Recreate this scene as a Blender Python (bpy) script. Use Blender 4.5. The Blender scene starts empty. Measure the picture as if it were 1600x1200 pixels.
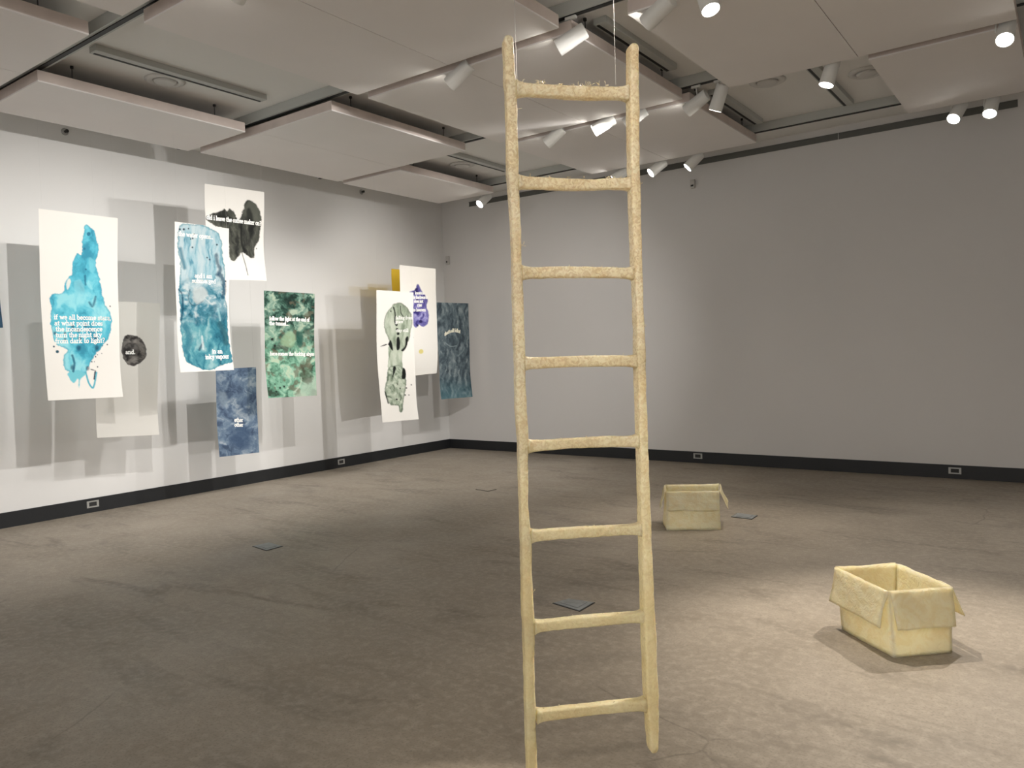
import bpy, bmesh, math, random
import numpy as np
from mathutils import Vector, Matrix
S = bpy.context.scene
COL = S.collection
random.seed(7)

# ------------------------------------------------------------------ camera
EYE = 1.55
FPX = 1193.2
YAW, PITCH, ROLL = -0.63475, -0.039208, -0.033032
def cam_axes():
    f = Vector((math.sin(YAW)*math.cos(PITCH), math.cos(YAW)*math.cos(PITCH), math.sin(PITCH)))
    r0 = Vector((math.cos(YAW), -math.sin(YAW), 0)); u0 = r0.cross(f)
    r = math.cos(ROLL)*r0 + math.sin(ROLL)*u0; u = -math.sin(ROLL)*r0 + math.cos(ROLL)*u0
    return r, u, f
CR, CU, CF = cam_axes()
cd = bpy.data.cameras.new('camera'); cam = bpy.data.objects.new('camera', cd); COL.objects.link(cam)
cd.sensor_width = 36; cd.lens = FPX/1600*36; cd.clip_start = 0.05; cd.clip_end = 100
cam.matrix_world = Matrix(((CR.x, CU.x, -CF.x, 0), (CR.y, CU.y, -CF.y, 0), (CR.z, CU.z, -CF.z, EYE), (0, 0, 0, 1)))
S.camera = cam

# ------------------------------------------------------------------ world, exposure
w = bpy.data.worlds.new('world'); S.world = w; w.use_nodes = True
w.node_tree.nodes['Background'].inputs[0].default_value = (1.0, 0.965, 0.945, 1)
w.node_tree.nodes['Background'].inputs[1].default_value = 0.55  # added soft fill light, enters where the front wall is left out
S.view_settings.view_transform = 'Standard'; S.view_settings.look = 'None'
S.view_settings.gamma = 1; S.view_settings.use_curve_mapping = False
S.view_settings.exposure = 0.92

# lamp table: track row (y), x, aim point, watts, cone degrees, blend, colour, label
WARM = (1.0, 0.90, 0.78); NEUT = (1.0, 0.962, 0.925)
T0, T1, T2, T3, TB, TC = 2.89, 4.93, 6.97, 8.98, 0.85, -1.19
LAMPS = [
 # row, x, z, aim, watts, cone, blend, colour, label
 (T1, -4.06, 3.86, (-8.5, 4.3, 1.2), 140, 84, .9, NEUT, 'white track spotlight left of the ladder top, leftmost on its track'),
 (T1, -2.98, 3.86, (-8.5, 3.0, 1.0), 22, 74, .9, NEUT, 'white track spotlight hanging between the two ladder rail tops'),
 (T1, -2.28, 3.86, (-8.5, 6.2, 1.2), 25, 74, .9, NEUT, 'shaded grey track spotlight cut by the top edge beside a bright panel corner'),
 (T1, -1.94, 3.86, (-.55, 4.1, 0.0), 250, 48, .9, WARM, 'glowing track spotlight at the very top edge of the picture'),
 (T2, -4.46, 3.86, (-8.5, 6.2, 1.0), 25, 84, .9, NEUT, 'small dull white spotlight left of centre between the top two rungs'),
 (T2, -3.86, 3.86, (-8.5, 4.6, 1.2), 45, 70, .9, NEUT, 'white spotlight with brightly lit body just left of the right ladder rail'),
 (T2, -2.86, 3.86, (-8.5, 7.2, 1.0), 25, 75, .9, NEUT, 'tilted white spotlight right of the ladder, left one of a close pair'),
 (T2, -2.64, 3.86, (-4.3, 7.4, 0.0), 80, 70, 1, WARM, 'upright white spotlight right of the ladder, right one of a close pair'),
 (T2, -1.66, 3.86, (-2.7, 6.2, 0.0), 85, 46, 1, WARM, 'glowing spotlight coming out from under the edge of a wide ceiling panel'),
 (T2, -0.40, 3.86, (-.65, 3.7, 0.0), 270, 50, .9, WARM, 'glowing spotlight at the far right below the brown panel edge'),
 (T3, -7.01, 3.84, (-7.9, 5.6, 1.0), 22, 70, .9, WARM, 'glowing spotlight in the room corner at the left end of the wall slot'),
 (T3, -4.74, 3.84, (-8.3, 7.4, 1.6), 55, 80, .9, NEUT, 'glowing spotlight partly hidden by the second ladder rung'),
 (T3, -4.22, 3.84, (-7.4, 5.9, .6), 40, 70, .9, NEUT, 'cone-like lit spotlight just right of the right ladder rail by the back wall'),
 (T3, -3.73, 3.84, (-7.2, 7.0, 0.1), 145, 72, .9, NEUT, 'lit spotlight above the small wall sensor on the back wall'),
 (T3, -0.93, 3.84, (-2.4, 5.6, 0.0), 100, 50, .8, WARM, 'glowing spotlight by the dark wall slot, left one of the far right pair'),
 (T3, -0.64, 3.84, (-1.2, 6.4, 0.0), 45, 56, .8, WARM, 'glowing spotlight by the dark wall slot, right one of the far right pair'),
 (T2, -3.50, 3.86, (-8.5, 6.2, 1.2), 128, 86, .9, NEUT, 'spotlight hidden behind the right ladder rail between the top two rungs'),
 # unseen lamps outside the frame, added for extra light except T0's left wall lamp
 (TB, -0.20, 3.86, (-1.33, 2.2, 1.30), 16, 60, 1, WARM, 'added unseen track spotlight on the ladder front, over the viewer'),
 (TB, -0.40, 3.86, (-1.30, 2.4, 0.30), 16, 40, 1, WARM, 'added unseen track spotlight on the ladder front, over the viewer'),
 (TB, -2.60, 3.86, (-8.5, 1.6, 1.2), 40, 80, .9, NEUT, 'added unseen track spotlight on the ladder front, over the viewer'),
 (TC, 0.60, 3.86, (-1.1, 5.2, 0.3), 150, 44, .8, WARM, 'added unseen track spotlight on the ladder front, over the viewer'),
 (T0, -4.05, 3.86, (-8.5, 3.0, 0.9), 160, 84, .9, NEUT, 'added unseen track spotlight on the ladder front, over the viewer'),
 (TB, -4.20, 3.86, (-4.6, 2.6, 0.0), 12, 80, 1, NEUT, 'added unseen track spotlight on the ladder front, over the viewer'),
 (TC, -1.60, 3.86, (-1.6, -2.4, 0.0), 430, 110, 1, NEUT, 'added unseen track spotlight on the ladder front, over the viewer'),
 (T1, -1.15, 3.86, (-1.32, 2.25, 2.12), 330, 21, .25, WARM, 'added unseen track spotlight on the ladder front, over the viewer'),
 (T2, 0.70, 3.86, (-1.32, 2.25, .74), 900, 12.5, .3, WARM, 'added unseen track spotlight backlighting the lower ladder, beyond the right edge'),
 (T2, 1.40, 3.86, (.6, 6.6, 0.0), 130, 90, 1, NEUT, 'added unseen track spotlight backlighting the lower ladder, beyond the right edge'),
 (TC, 2.20, 3.86, (2.2, -1.2, 0.0), 430, 110, 1, NEUT, 'added unseen track spotlight on the ladder front, over the viewer'),
 (T0, -1.20, 3.86, (-6.6, 9.7, 1.4), 380, 36, 1, NEUT, 'added unseen track spotlight on the ladder front, over the viewer'),
]

# ------------------------------------------------------------------ materials
def nt(name):
    m = bpy.data.materials.new(name); m.use_nodes = True
    n = m.node_tree.nodes; l = m.node_tree.links
    return m, n, l, n['Principled BSDF']
def mat(name, col, rough=.6, metal=0, var=0.0, scale=4, bump=0, bscale=60, **kw):
    m, n, l, b = nt(name)
    b.inputs['Base Color'].default_value = (*col, 1); b.inputs['Roughness'].default_value = rough
    b.inputs['Metallic'].default_value = metal
    for k, v in kw.items(): b.inputs[k.replace('_', ' ')].default_value = v
    tc = n.new('ShaderNodeTexCoord')
    if var:
        t = n.new('ShaderNodeTexNoise'); t.inputs['Scale'].default_value = scale; t.inputs['Detail'].default_value = 5
        l.new(tc.outputs['Object'], t.inputs['Vector'])
        r = n.new('ShaderNodeValToRGB')
        r.color_ramp.elements[0].position = .3; r.color_ramp.elements[1].position = .7
        r.color_ramp.elements[0].color = (*[c*(1-var) for c in col], 1); r.color_ramp.elements[1].color = (*[min(1, c*(1+var)) for c in col], 1)
        l.new(t.outputs[0], r.inputs[0]); l.new(r.outputs[0], b.inputs['Base Color'])
    if bump:
        t2 = n.new('ShaderNodeTexNoise'); t2.inputs['Scale'].default_value = bscale; t2.inputs['Detail'].default_value = 3
        l.new(tc.outputs['Object'], t2.inputs['Vector'])
        bp = n.new('ShaderNodeBump'); bp.inputs['Strength'].default_value = bump; bp.inputs['Distance'].default_value = .003
        l.new(t2.outputs[0], bp.inputs['Height']); l.new(bp.outputs[0], b.inputs['Normal'])
    return m
M = {}
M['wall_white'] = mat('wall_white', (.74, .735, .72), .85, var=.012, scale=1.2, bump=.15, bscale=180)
M['wall_white_shaded'] = mat('wall_white_shaded', (.68, .665, .65), .85, var=.015, scale=1.2, bump=.15, bscale=180)  # same paint as the left wall, the back wall's dimness put into the colour
M['ceiling'] = mat('ceiling', (.82, .81, .785), .9, var=.015, scale=1.0)
M['board'] = mat('board', (.86, .825, .805), .8, var=.012, scale=2)
M['frame_wood'] = mat('frame_wood', (.66, .575, .53), .7, var=.14, scale=3, bump=.1)
M['baseboard'] = mat('baseboard', (.011, .0125, .0145), .5, var=.1, scale=3)
M['track'] = mat('track', (.50, .515, .49), .5)
M['dark'] = mat('dark', (.02, .02, .02), .6)
M['slot'] = mat('slot', (.12, .122, .112), .55)
M['lampwhite'] = mat('lampwhite', (.78, .78, .75), .4)
M['steel'] = mat('steel', (.36, .36, .35), .45, metal=.6)
M['floorplate'] = mat('floorplate', (.22, .235, .24), .45, metal=.0, var=.15, scale=30)
M['sensor'] = mat('sensor', (.55, .53, .50), .5)
M['speaker'] = mat('speaker', (.66, .65, .63), .6)
M['outlet'] = mat('outlet', (.42, .42, .40), .4, metal=.4)
M['thread'] = mat('thread', (.55, .55, .54), .4)
M['ink_white'] = mat('ink_white', (.93, .93, .90), .7)
def emis(name, col, s):
    m, n, l, b = nt(name); b.inputs['Base Color'].default_value = (*col, 1)
    b.inputs['Emission Color'].default_value = (*col, 1); b.inputs['Emission Strength'].default_value = s
    return m
M['lens'] = emis('lens', (1.0, .97, .90), 14)

def floor_mat():
    m, n, l, b = nt('polished_concrete')
    tc = n.new('ShaderNodeTexCoord')
    def noise(scale, detail, vec=None, dist=0, rough=.55):
        t = n.new('ShaderNodeTexNoise'); t.inputs['Scale'].default_value = scale; t.inputs['Detail'].default_value = detail
        t.inputs['Distortion'].default_value = dist; t.inputs['Roughness'].default_value = rough
        l.new(vec or tc.outputs['Object'], t.inputs['Vector']); return t.outputs[0]
    def ramp(src, stops):
        r = n.new('ShaderNodeValToRGB'); e = r.color_ramp.elements
        while len(e) < len(stops): e.new(.5)
        for q, (p, c) in zip(e, stops): q.position = p; q.color = (*c, 1) if isinstance(c, tuple) else (c, c, c, 1)
        l.new(src, r.inputs[0]); return r.outputs[0]
    def mix(fac, a, bb, mode='MIX'):
        x = n.new('ShaderNodeMix'); x.data_type = 'RGBA'; x.blend_type = mode
        if isinstance(fac, float): x.inputs[0].default_value = fac
        else: l.new(fac, x.inputs[0])
        for s, v in ((x.inputs[6], a), (x.inputs[7], bb)):
            if isinstance(v, tuple): s.default_value = (*v, 1)
            else: l.new(v, s)
        return x.outputs[2]
    base = ramp(noise(.55, 7, dist=.6), [(.3, (.225, .193, .152)), (.5, (.285, .247, .198)), (.72, (.35, .306, .25))])
    c = mix(ramp(noise(3.2, 8, dist=.8), [(.35, 0.0), (.7, .55)]), base, (.215, .183, .143))
    # stretched dark smears
    mp = n.new('ShaderNodeMapping'); mp.inputs['Rotation'].default_value = (0, 0, .6); mp.inputs['Scale'].default_value = (.9, 3.2, 1)
    l.new(tc.outputs['Object'], mp.inputs['Vector'])
    c = mix(ramp(noise(1.0, 6, mp.outputs[0], 1.2), [(.53, 0.0), (.72, .7)]), c, (.125, .106, .083))
    c = mix(ramp(noise(22, 5), [(.45, 0.0), (.72, .6)]), c, (.39, .34, .275))
    c = mix(ramp(noise(85, 3), [(.5, 0.0), (.72, .62)]), c, (.17, .145, .115))
    # hairline cracks
    wn = n.new('ShaderNodeTexNoise'); wn.inputs['Scale'].default_value = 1.6; wn.inputs['Detail'].default_value = 6
    l.new(tc.outputs['Object'], wn.inputs['Vector'])
    add = mix(.14, tc.outputs['Object'], wn.outputs[1])
    v = n.new('ShaderNodeTexVoronoi'); v.feature = 'DISTANCE_TO_EDGE'; v.inputs['Scale'].default_value = .62
    l.new(add, v.inputs['Vector'])
    crack = ramp(v.outputs[0], [(0.0, 1.0), (.003, 0.0)])
    msk = ramp(noise(.9, 3), [(.54, 0.0), (.64, .5)])
    c = mix(mix(1.0, crack, msk, 'MULTIPLY'), c, (.08, .066, .052))
    l.new(c, b.inputs['Base Color'])
    l.new(ramp(noise(1.4, 5), [(.3, .42), (.7, .62)]), b.inputs['Roughness'])
    b.inputs['Specular IOR Level'].default_value = .4
    bp = n.new('ShaderNodeBump'); bp.inputs['Strength'].default_value = .12; bp.inputs['Distance'].default_value = .004
    l.new(noise(9, 5), bp.inputs['Height']); l.new(bp.outputs[0], b.inputs['Normal'])
    return m
M['floor'] = floor_mat()

def wax_mat(name, light, dark, vein, transl, veinfade=False):
    m, n, l, b = nt(name)
    tc = n.new('ShaderNodeTexCoord')
    t = n.new('ShaderNodeTexNoise'); t.inputs['Scale'].default_value = vein; t.inputs['Detail'].default_value = 6; t.inputs['Distortion'].default_value = 1.6
    l.new(tc.outputs['Object'], t.inputs['Vector'])
    r = n.new('ShaderNodeValToRGB'); r.color_ramp.elements[0].position = .40; r.color_ramp.elements[1].position = .58
    r.color_ramp.elements[0].color = (*dark, 1); r.color_ramp.elements[1].color = (*light, 1)
    l.new(t.outputs[0], r.inputs[0])
    t3 = n.new('ShaderNodeTexNoise'); t3.inputs['Scale'].default_value = vein*.12; t3.inputs['Detail'].default_value = 3
    l.new(tc.outputs['Object'], t3.inputs['Vector'])
    mx = n.new('ShaderNodeMix'); mx.data_type = 'RGBA'; mx.blend_type = 'MULTIPLY'
    rr = n.new('ShaderNodeValToRGB'); rr.color_ramp.elements[0].position = .35; rr.color_ramp.elements[1].position = .6
    rr.color_ramp.elements[0].color = (.93, .89, .81, 1); rr.color_ramp.elements[1].color = (1, 1, 1, 1)
    l.new(t3.outputs[0], rr.inputs[0]); mx.inputs[0].default_value = 1
    sp = n.new('ShaderNodeSeparateXYZ'); l.new(tc.outputs['Object'], sp.inputs[0])
    mr = n.new('ShaderNodeMapRange'); mr.inputs[1].default_value = .5; mr.inputs[2].default_value = 1.5; mr.inputs[3].default_value = .7; mr.inputs[4].default_value = 0
    l.new(sp.outputs[2], mr.inputs[0])
    mz = n.new('ShaderNodeMix'); mz.data_type = 'RGBA'; l.new(mr.outputs[0], mz.inputs[0]); l.new(r.outputs[0], mz.inputs[6]); mz.inputs[7].default_value = (*[a*.95 for a in light[:2]], light[2]*.82, 1)
    l.new(mz.outputs[2] if veinfade else r.outputs[0], mx.inputs[6]); l.new(rr.outputs[0], mx.inputs[7])
    l.new(mx.outputs[2], b.inputs['Base Color'])
    b.inputs['Roughness'].default_value = .24
    b.inputs['Subsurface Weight'].default_value = .25; b.inputs['Subsurface Radius'].default_value = (.03, .02, .01); b.inputs['Subsurface Scale'].default_value = .6
    bp = n.new('ShaderNodeBump'); bp.inputs['Strength'].default_value = .4; bp.inputs['Distance'].default_value = .0025
    l.new(t.outputs[0], bp.inputs['Height']); l.new(bp.outputs[0], b.inputs['Normal'])
    cr = n.new('ShaderNodeTexNoise'); cr.inputs['Scale'].default_value = 22; cr.inputs['Detail'].default_value = 4; cr.inputs['Distortion'].default_value = 2.5
    l.new(tc.outputs['Object'], cr.inputs['Vector'])
    b2 = n.new('ShaderNodeBump'); b2.inputs['Strength'].default_value = .55; b2.inputs['Distance'].default_value = .012
    l.new(cr.outputs[0], b2.inputs['Height']); l.new(bp.outputs[0], b2.inputs['Normal']); l.new(b2.outputs[0], b.inputs['Normal'])
    tr = n.new('ShaderNodeBsdfTranslucent'); l.new(mx.outputs[2], tr.inputs[0])
    ms = n.new('ShaderNodeMixShader'); ms.inputs[0].default_value = transl
    l.new(b.outputs[0], ms.inputs[1]); l.new(tr.outputs[0], ms.inputs[2])
    l.new(ms.outputs[0], n['Material Output'].inputs[0])
    return m
M['wax'] = wax_mat('cast_wax_skin', (.985, .93, .74), (.78, .68, .48), 60, .35, True)
M['waxbox'] = wax_mat('cast_wax_sheet', (1.0, .97, .78), (.96, .90, .67), 14, .42)

def paper_mat(name, transl=.18, film=0):
    m, n, l, b = nt(name)
    a = n.new('ShaderNodeAttribute'); a.attribute_name = 'pigment'
    l.new(a.outputs['Color'], b.inputs['Base Color']); b.inputs['Roughness'].default_value = .7
    b.inputs['Specular IOR Level'].default_value = .2
    tr = n.new('ShaderNodeBsdfTranslucent'); l.new(a.outputs['Color'], tr.inputs[0])
    ms = n.new('ShaderNodeMixShader'); ms.inputs[0].default_value = transl
    l.new(b.outputs[0], ms.inputs[1]); l.new(tr.outputs[0], ms.inputs[2])
    out = ms.outputs[0]
    if film:
        tp = n.new('ShaderNodeBsdfTransparent'); l.new(a.outputs['Color'], tp.inputs[0])
        m2 = n.new('ShaderNodeMixShader'); m2.inputs[0].default_value = film
        l.new(out, m2.inputs[1]); l.new(tp.outputs[0], m2.inputs[2]); out = m2.outputs[0]
    l.new(out, n['Material Output'].inputs[0])
    return m
M['paper'] = paper_mat('painted_paper')
M['film'] = paper_mat('painted_film', .4, .12)
M['yellow_film'] = paper_mat('yellow_film', .4, .55)

# ------------------------------------------------------------------ mesh helpers
def link(name, bm, m, parent=None, smooth=False, bevel=0):
    me = bpy.data.meshes.new(name)
    if bevel:
        bmesh.ops.bevel(bm, geom=bm.edges[:], offset=bevel, segments=2, affect='EDGES', profile=.6)
    bmesh.ops.recalc_face_normals(bm, faces=bm.faces[:])
    bm.to_mesh(me); bm.free(); me.materials.append(m)
    if smooth:
        for p in me.polygons: p.use_smooth = True
    o = bpy.data.objects.new(name, me); COL.objects.link(o); o.parent = parent
    return o
def tag(o, label, cat, group=None):
    o['label'] = label; o['category'] = cat
    if group: o['group'] = group
    return o
def empty(name, loc, label, cat, group=None, rz=0):
    o = bpy.data.objects.new(name, None); COL.objects.link(o); o.location = loc; o.rotation_euler.z = rz
    o.empty_display_size = .1
    return tag(o, label, cat, group)
def abox(bm, x0, x1, y0, y1, z0, z1):
    v = [bm.verts.new(p) for p in ((x0,y0,z0),(x1,y0,z0),(x1,y1,z0),(x0,y1,z0),(x0,y0,z1),(x1,y0,z1),(x1,y1,z1),(x0,y1,z1))]
    for f in ((0,3,2,1),(4,5,6,7),(0,1,5,4),(1,2,6,5),(2,3,7,6),(3,0,4,7)): bm.faces.new([v[i] for i in f])
def box(*a):
    bm = bmesh.new(); abox(bm, *a); return bm
def lathe(prof, n=32, M4=None):
    """prof: (r,z) list; closed on the ends when r=0"""
    bm = bmesh.new(); rings = []
    for r, z in prof:
        if r < 1e-6: rings.append([bm.verts.new((0, 0, z))])
        else: rings.append([bm.verts.new((r*math.cos(2*math.pi*i/n), r*math.sin(2*math.pi*i/n), z)) for i in range(n)])
    for a, b in zip(rings[:-1], rings[1:]):
        for i in range(n):
            j = (i+1) % n
            q = [a[i % len(a)], a[j % len(a)], b[j % len(b)], b[i % len(b)]]
            u = []
            for x in q:
                if x not in u: u.append(x)
            if len(u) > 2: bm.faces.new(u)
    if M4 is not None: bmesh.ops.transform(bm, matrix=M4, verts=bm.verts[:])
    return bm
def tube(bm, pts, r, n=8):
    pts = [Vector(p) for p in pts]; rings = []
    for i, p in enumerate(pts):
        t = (pts[min(i+1, len(pts)-1)] - pts[max(i-1, 0)]).normalized()
        a = t.orthogonal().normalized(); b = t.cross(a)
        if rings:
            pa = rings[-1][1]; a = (pa - t*pa.dot(t)).normalized(); b = t.cross(a)
        rings.append(([bm.verts.new(p + r*(math.cos(2*math.pi*k/n)*a + math.sin(2*math.pi*k/n)*b)) for k in range(n)], a))
    for (A, _), (B, _) in zip(rings[:-1], rings[1:]):
        for k in range(n): bm.faces.new([A[k], A[(k+1) % n], B[(k+1) % n], B[k]])
    bm.faces.new(rings[0][0][::-1]); bm.faces.new(rings[-1][0])
def struct(name, bm, m):
    o = link(name, bm, m); o['kind'] = 'structure'; return o

# photo measurement -> point in the room
def ray(px, py): return CF + (px-800)/FPX*CR - (py-600)/FPX*CU
def on_x(px, py, X):
    d = ray(px, py); return Vector((0, 0, EYE)) + d*(X/d.x)
def on_y(px, py, Y):
    d = ray(px, py); return Vector((0, 0, EYE)) + d*(Y/d.y)
def on_z(px, py, Z):
    d = ray(px, py); return Vector((0, 0, EYE)) + d*((Z-EYE)/d.z)

# ------------------------------------------------------------------ room shell
XL, YB, ZC = -8.506, 9.725, 4.12
XR, YF = 4.2, -4.2
struct('floor', box(XL-.2, XR+.2, YF-.2, YB+.2, -.12, 0), M['floor'])
struct('ceiling', box(XL-.2, XR+.2, YF-.2, YB+.2, ZC, ZC+.12), M['ceiling'])
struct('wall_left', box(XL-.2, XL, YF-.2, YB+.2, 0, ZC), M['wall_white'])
struct('wall_back', box(XL, XR, YB, YB+.2, 0, ZC), M['wall_white_shaded'])
struct('wall_right', box(XR, XR+.2, YF-.2, YB+.2, 0, ZC), M['wall_white_shaded'])
BH = .152
struct('baseboard_left', box(XL, XL+.014, YF, YB, 0, BH), M['baseboard'])
struct('baseboard_back', box(XL+.014, XR, YB-.014, YB, 0, BH), M['baseboard'])
struct('baseboard_right', box(XR-.014, XR, YF, YB-.014, 0, BH), M['baseboard'])

# dark linear slot on the back wall under the ceiling
sl = empty('wall_slot_diffuser', (-4.2, YB, 4.0), 'long dark grey slot diffuser running along the top of the back wall', 'air vent')
xs = [-7.907, on_y(1070, 257, YB).x, on_y(1310, 207, YB).x, -.458]
for a, b_ in zip(xs[:-1], xs[1:]):
    bm = bmesh.new()
    z0, z1 = 3.963, 4.037
    abox(bm, a+.004, b_-.004, YB-.006, YB, z0, z1)
    abox(bm, a+.004, b_-.004, YB-.014, YB-.006, z0, z0+.010)
    abox(bm, a+.004, b_-.004, YB-.014, YB-.006, z1-.010, z1)
    bmesh.ops.translate(bm, verts=bm.verts[:], vec=(4.2, -YB, -4.0))
    link('slot_section', bm, M['slot'], sl)

# ------------------------------------------------------------------ ceiling tracks
TRL = {T0: 'grey ceiling light track at the top left, beyond the corner of the first panel',
       T1: 'grey ceiling light track in front, passing over the ladder top',
       T2: 'grey ceiling light track in the middle, crossing behind the ladder between the top rungs',
       T3: 'grey ceiling light track nearest to the back wall',
       TB: 'grey ceiling light track over the viewer', TC: 'grey ceiling light track over the viewer'}
for ty, lab in TRL.items():
    t = empty('lighting_track', (-3, ty, ZC), lab, 'light track', 'ceiling light tracks')
    bm = bmesh.new(); abox(bm, -5.3, 5.0, -.045, .045, -.09, 0)
    link('housing', bm, M['track'], t, bevel=.003)
    bm = bmesh.new(); abox(bm, -5.28, 4.98, -.018, .018, -.098, -.09)
    link('track_rail', bm, M['dark'], t)

# ------------------------------------------------------------------ short strips in the other direction
for (x, ya, yb, lab) in [
    (-6.30, 3.06, 4.66, 'slim grey ceiling strip beside the round vent at upper left'),
    (-2.93, 5.27, 6.58, 'dark slotted ceiling strip behind the top of the right ladder rail'),
    (-2.88, 7.45, 8.80, 'slotted ceiling strip behind the pair of white spotlights'),
    (-1.92, 7.06, 8.80, 'slotted ceiling strip behind the glowing spotlight at upper right'),
    (-6.30, 7.36, 8.60, 'slim grey ceiling strip by the far round vent near the room corner')]:
    t = empty('slot_diffuser', (x, (ya+yb)/2, ZC), lab, 'air vent', 'short ceiling strips')
    h = (yb-ya)/2
    bm = bmesh.new(); abox(bm, -.055, .055, -h, h, -.05, 0); link('housing', bm, M['track'], t, bevel=.004)
    bm = bmesh.new(); abox(bm, -.040, -.015, -h+.02, h-.02, -.053, -.05); link('slot', bm, M['dark'], t)

# round ceiling vents
for (px, py, lab) in [(258, 125, 'round ceiling vent above the left panels'), (722, 257, 'round ceiling vent near the far left room corner'),
                      (1355, 112, 'round ceiling vent half covered by the panel at far right'), (1199, 126, 'round ceiling vent peeking out beyond the wide panel edge')]:
    p = on_z(px, py, ZC)
    t = empty('round_vent', (p.x, p.y, ZC), lab, 'air vent', 'round ceiling vents')
    link('trim_ring', lathe([(.10, 0), (.17, 0), (.172, -.008), (.15, -.020), (.115, -.018), (.10, -.006), (.10, 0)]), M['speaker'], t, smooth=True)
    link('grille', lathe([(0, -.030), (.07, -.030), (.095, -.024), (.098, -.012), (.07, -.010), (0, -.010)]), M['speaker'], t, smooth=True)

# ------------------------------------------------------------------ suspended panels
ZP = 3.90
def panel(x0, x1, y0, y1, label, split=True, seam=None):
    cx, cy = (x0+x1)/2, (y0+y1)/2
    t = empty('ceiling_panel', (cx, cy, ZP), label, 'ceiling panel', 'suspended ceiling panels')
    hx, hy = (x1-x0)/2, (y1-y0)/2
    xsx = [-hx, 0, hx] if split else [-hx, hx]
    for a, b_ in zip(xsx[:-1], xsx[1:]):
        g = .003
        link('board', box(a+(g if a > -hx else 0), b_-(g if b_ < hx else 0), -hy, hy, 0, .012), M['board'], t)
    bm = bmesh.new(); f = .038
    abox(bm, -hx, hx, -hy, -hy+f, .012, .095); abox(bm, -hx, hx, hy-f, hy, .012, .095)
    abox(bm, -hx, -hx+f, -hy+f, hy-f, .012, .095); abox(bm, hx-f, hx, -hy+f, hy-f, .012, .095)
    if split: abox(bm, -.038, .038, -hy+f, hy-f, .012, .095)
    link('frame', bm, M['frame_wood'], t)
    for sx in (-1, 1):
        for sy in (-1, 1):
            bm = bmesh.new(); X, Y = sx*(hx-.06), sy*(hy-.30)
            tube(bm, [(X, Y, .06), (X, Y, ZC-ZP-.012)], .004); tube(bm, [(X, Y, ZC-ZP-.02), (X, Y, ZC-ZP)], .014)
            link('hanger', bm, M['dark'], t)
R0, R1, R2, R3 = (.77, 2.70), (2.85, 4.79), (4.92, 6.89), (7.02, 8.93)
panel(-7.82, -5.60, *R0, 'white suspended ceiling panel cut by the left edge at the top left corner')
panel(-5.13, -3.00, *R0, 'white suspended ceiling panel showing only one corner at the top edge left')
panel(-7.85, -6.80, *R1, 'narrow white suspended ceiling panel above the turquoise painted sheet', False)
panel(-7.82, -5.63, *R2, 'white suspended ceiling panel above the green painted sheet')
panel(-7.86, -6.80, *R3, 'narrow white suspended ceiling panel in the far left room corner', False)
panel(-5.13, -3.00, *R1, 'large white suspended ceiling panel at top centre left of the ladder top')
panel(-5.13, -2.97, *R2, 'large white suspended ceiling panel behind the top rung of the ladder')
panel(-5.15, -2.95, *R3, 'large white suspended ceiling panel behind the second ladder rung nearest the back wall')
panel(-2.51, -.33, *R2, 'large white suspended ceiling panel right of the ladder with the glowing lamps')
panel(-1.37, -.33, *R3, 'narrow white suspended ceiling panel at right by the back wall', False)

# ------------------------------------------------------------------ spotlights
def spotlight(ty, x, z, aim, watts, cone, blend, colr, label, offs=False):
    top = Vector((x, ty, ZC-.098))
    t = empty('track_spotlight', top, label, 'spotlight', 'track spotlights')
    bm = bmesh.new(); abox(bm, -.045, .045, -.016, .016, -.022, 0); link('adapter', bm, M['lampwhite'], t, bevel=.003)
    c = Vector((x, ty, z)) - top          # centre of the head
    d = (Vector(aim) - Vector((x, ty, z))).normalized()
    side = d.cross(Vector((0, 0, 1))).normalized()
    # stirrup arm: down the stem then along one side of the head
    bm = bmesh.new()
    p1 = Vector((0, 0, -.02)); p2 = Vector((0, 0, c.z+.075)) + side*.0
    tube(bm, [p1, (0, 0, -.05), p2 + side*.02, p2 + side*.066, c + side*.069 + Vector((0, 0, .02)), c + side*.069], .006, 8)
    link('bracket', bm, M['lampwhite'], t, smooth=True)
    q = d.to_track_quat('Z', 'Y').to_matrix().to_4x4()
    L, R = .118, .063
    m4 = Matrix.Translation(c) @ q
    link('head', lathe([(0, -L), (R*.80, -L), (R*.9, -L+.004), (R*.93, -L+.012), (R, L-.004), (R, L), (R-.005, L), (R-.006, L-.018), (0, L-.020)], 36, m4), M['lampwhite'], t, smooth=False)
    link('lens', lathe([(0, L-.012), (R*.5, L-.010), (R-.007, L-.014), (R-.007, L-.018), (0, L-.019)], 36, m4), M['lens'], t, smooth=True)
    ld = bpy.data.lights.new('bulb', 'SPOT'); ld.energy = watts; ld.spot_size = math.radians(cone); ld.spot_blend = blend
    ld.color = colr; ld.shadow_soft_size = .022
    lo = bpy.data.objects.new('bulb', ld); COL.objects.link(lo); lo.parent = t
    lo.matrix_local = Matrix.Translation(c + d*(L+.012)) @ (-d).to_track_quat('Z', 'Y').to_matrix().to_4x4()
for L_ in LAMPS: spotlight(*L_)

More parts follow.
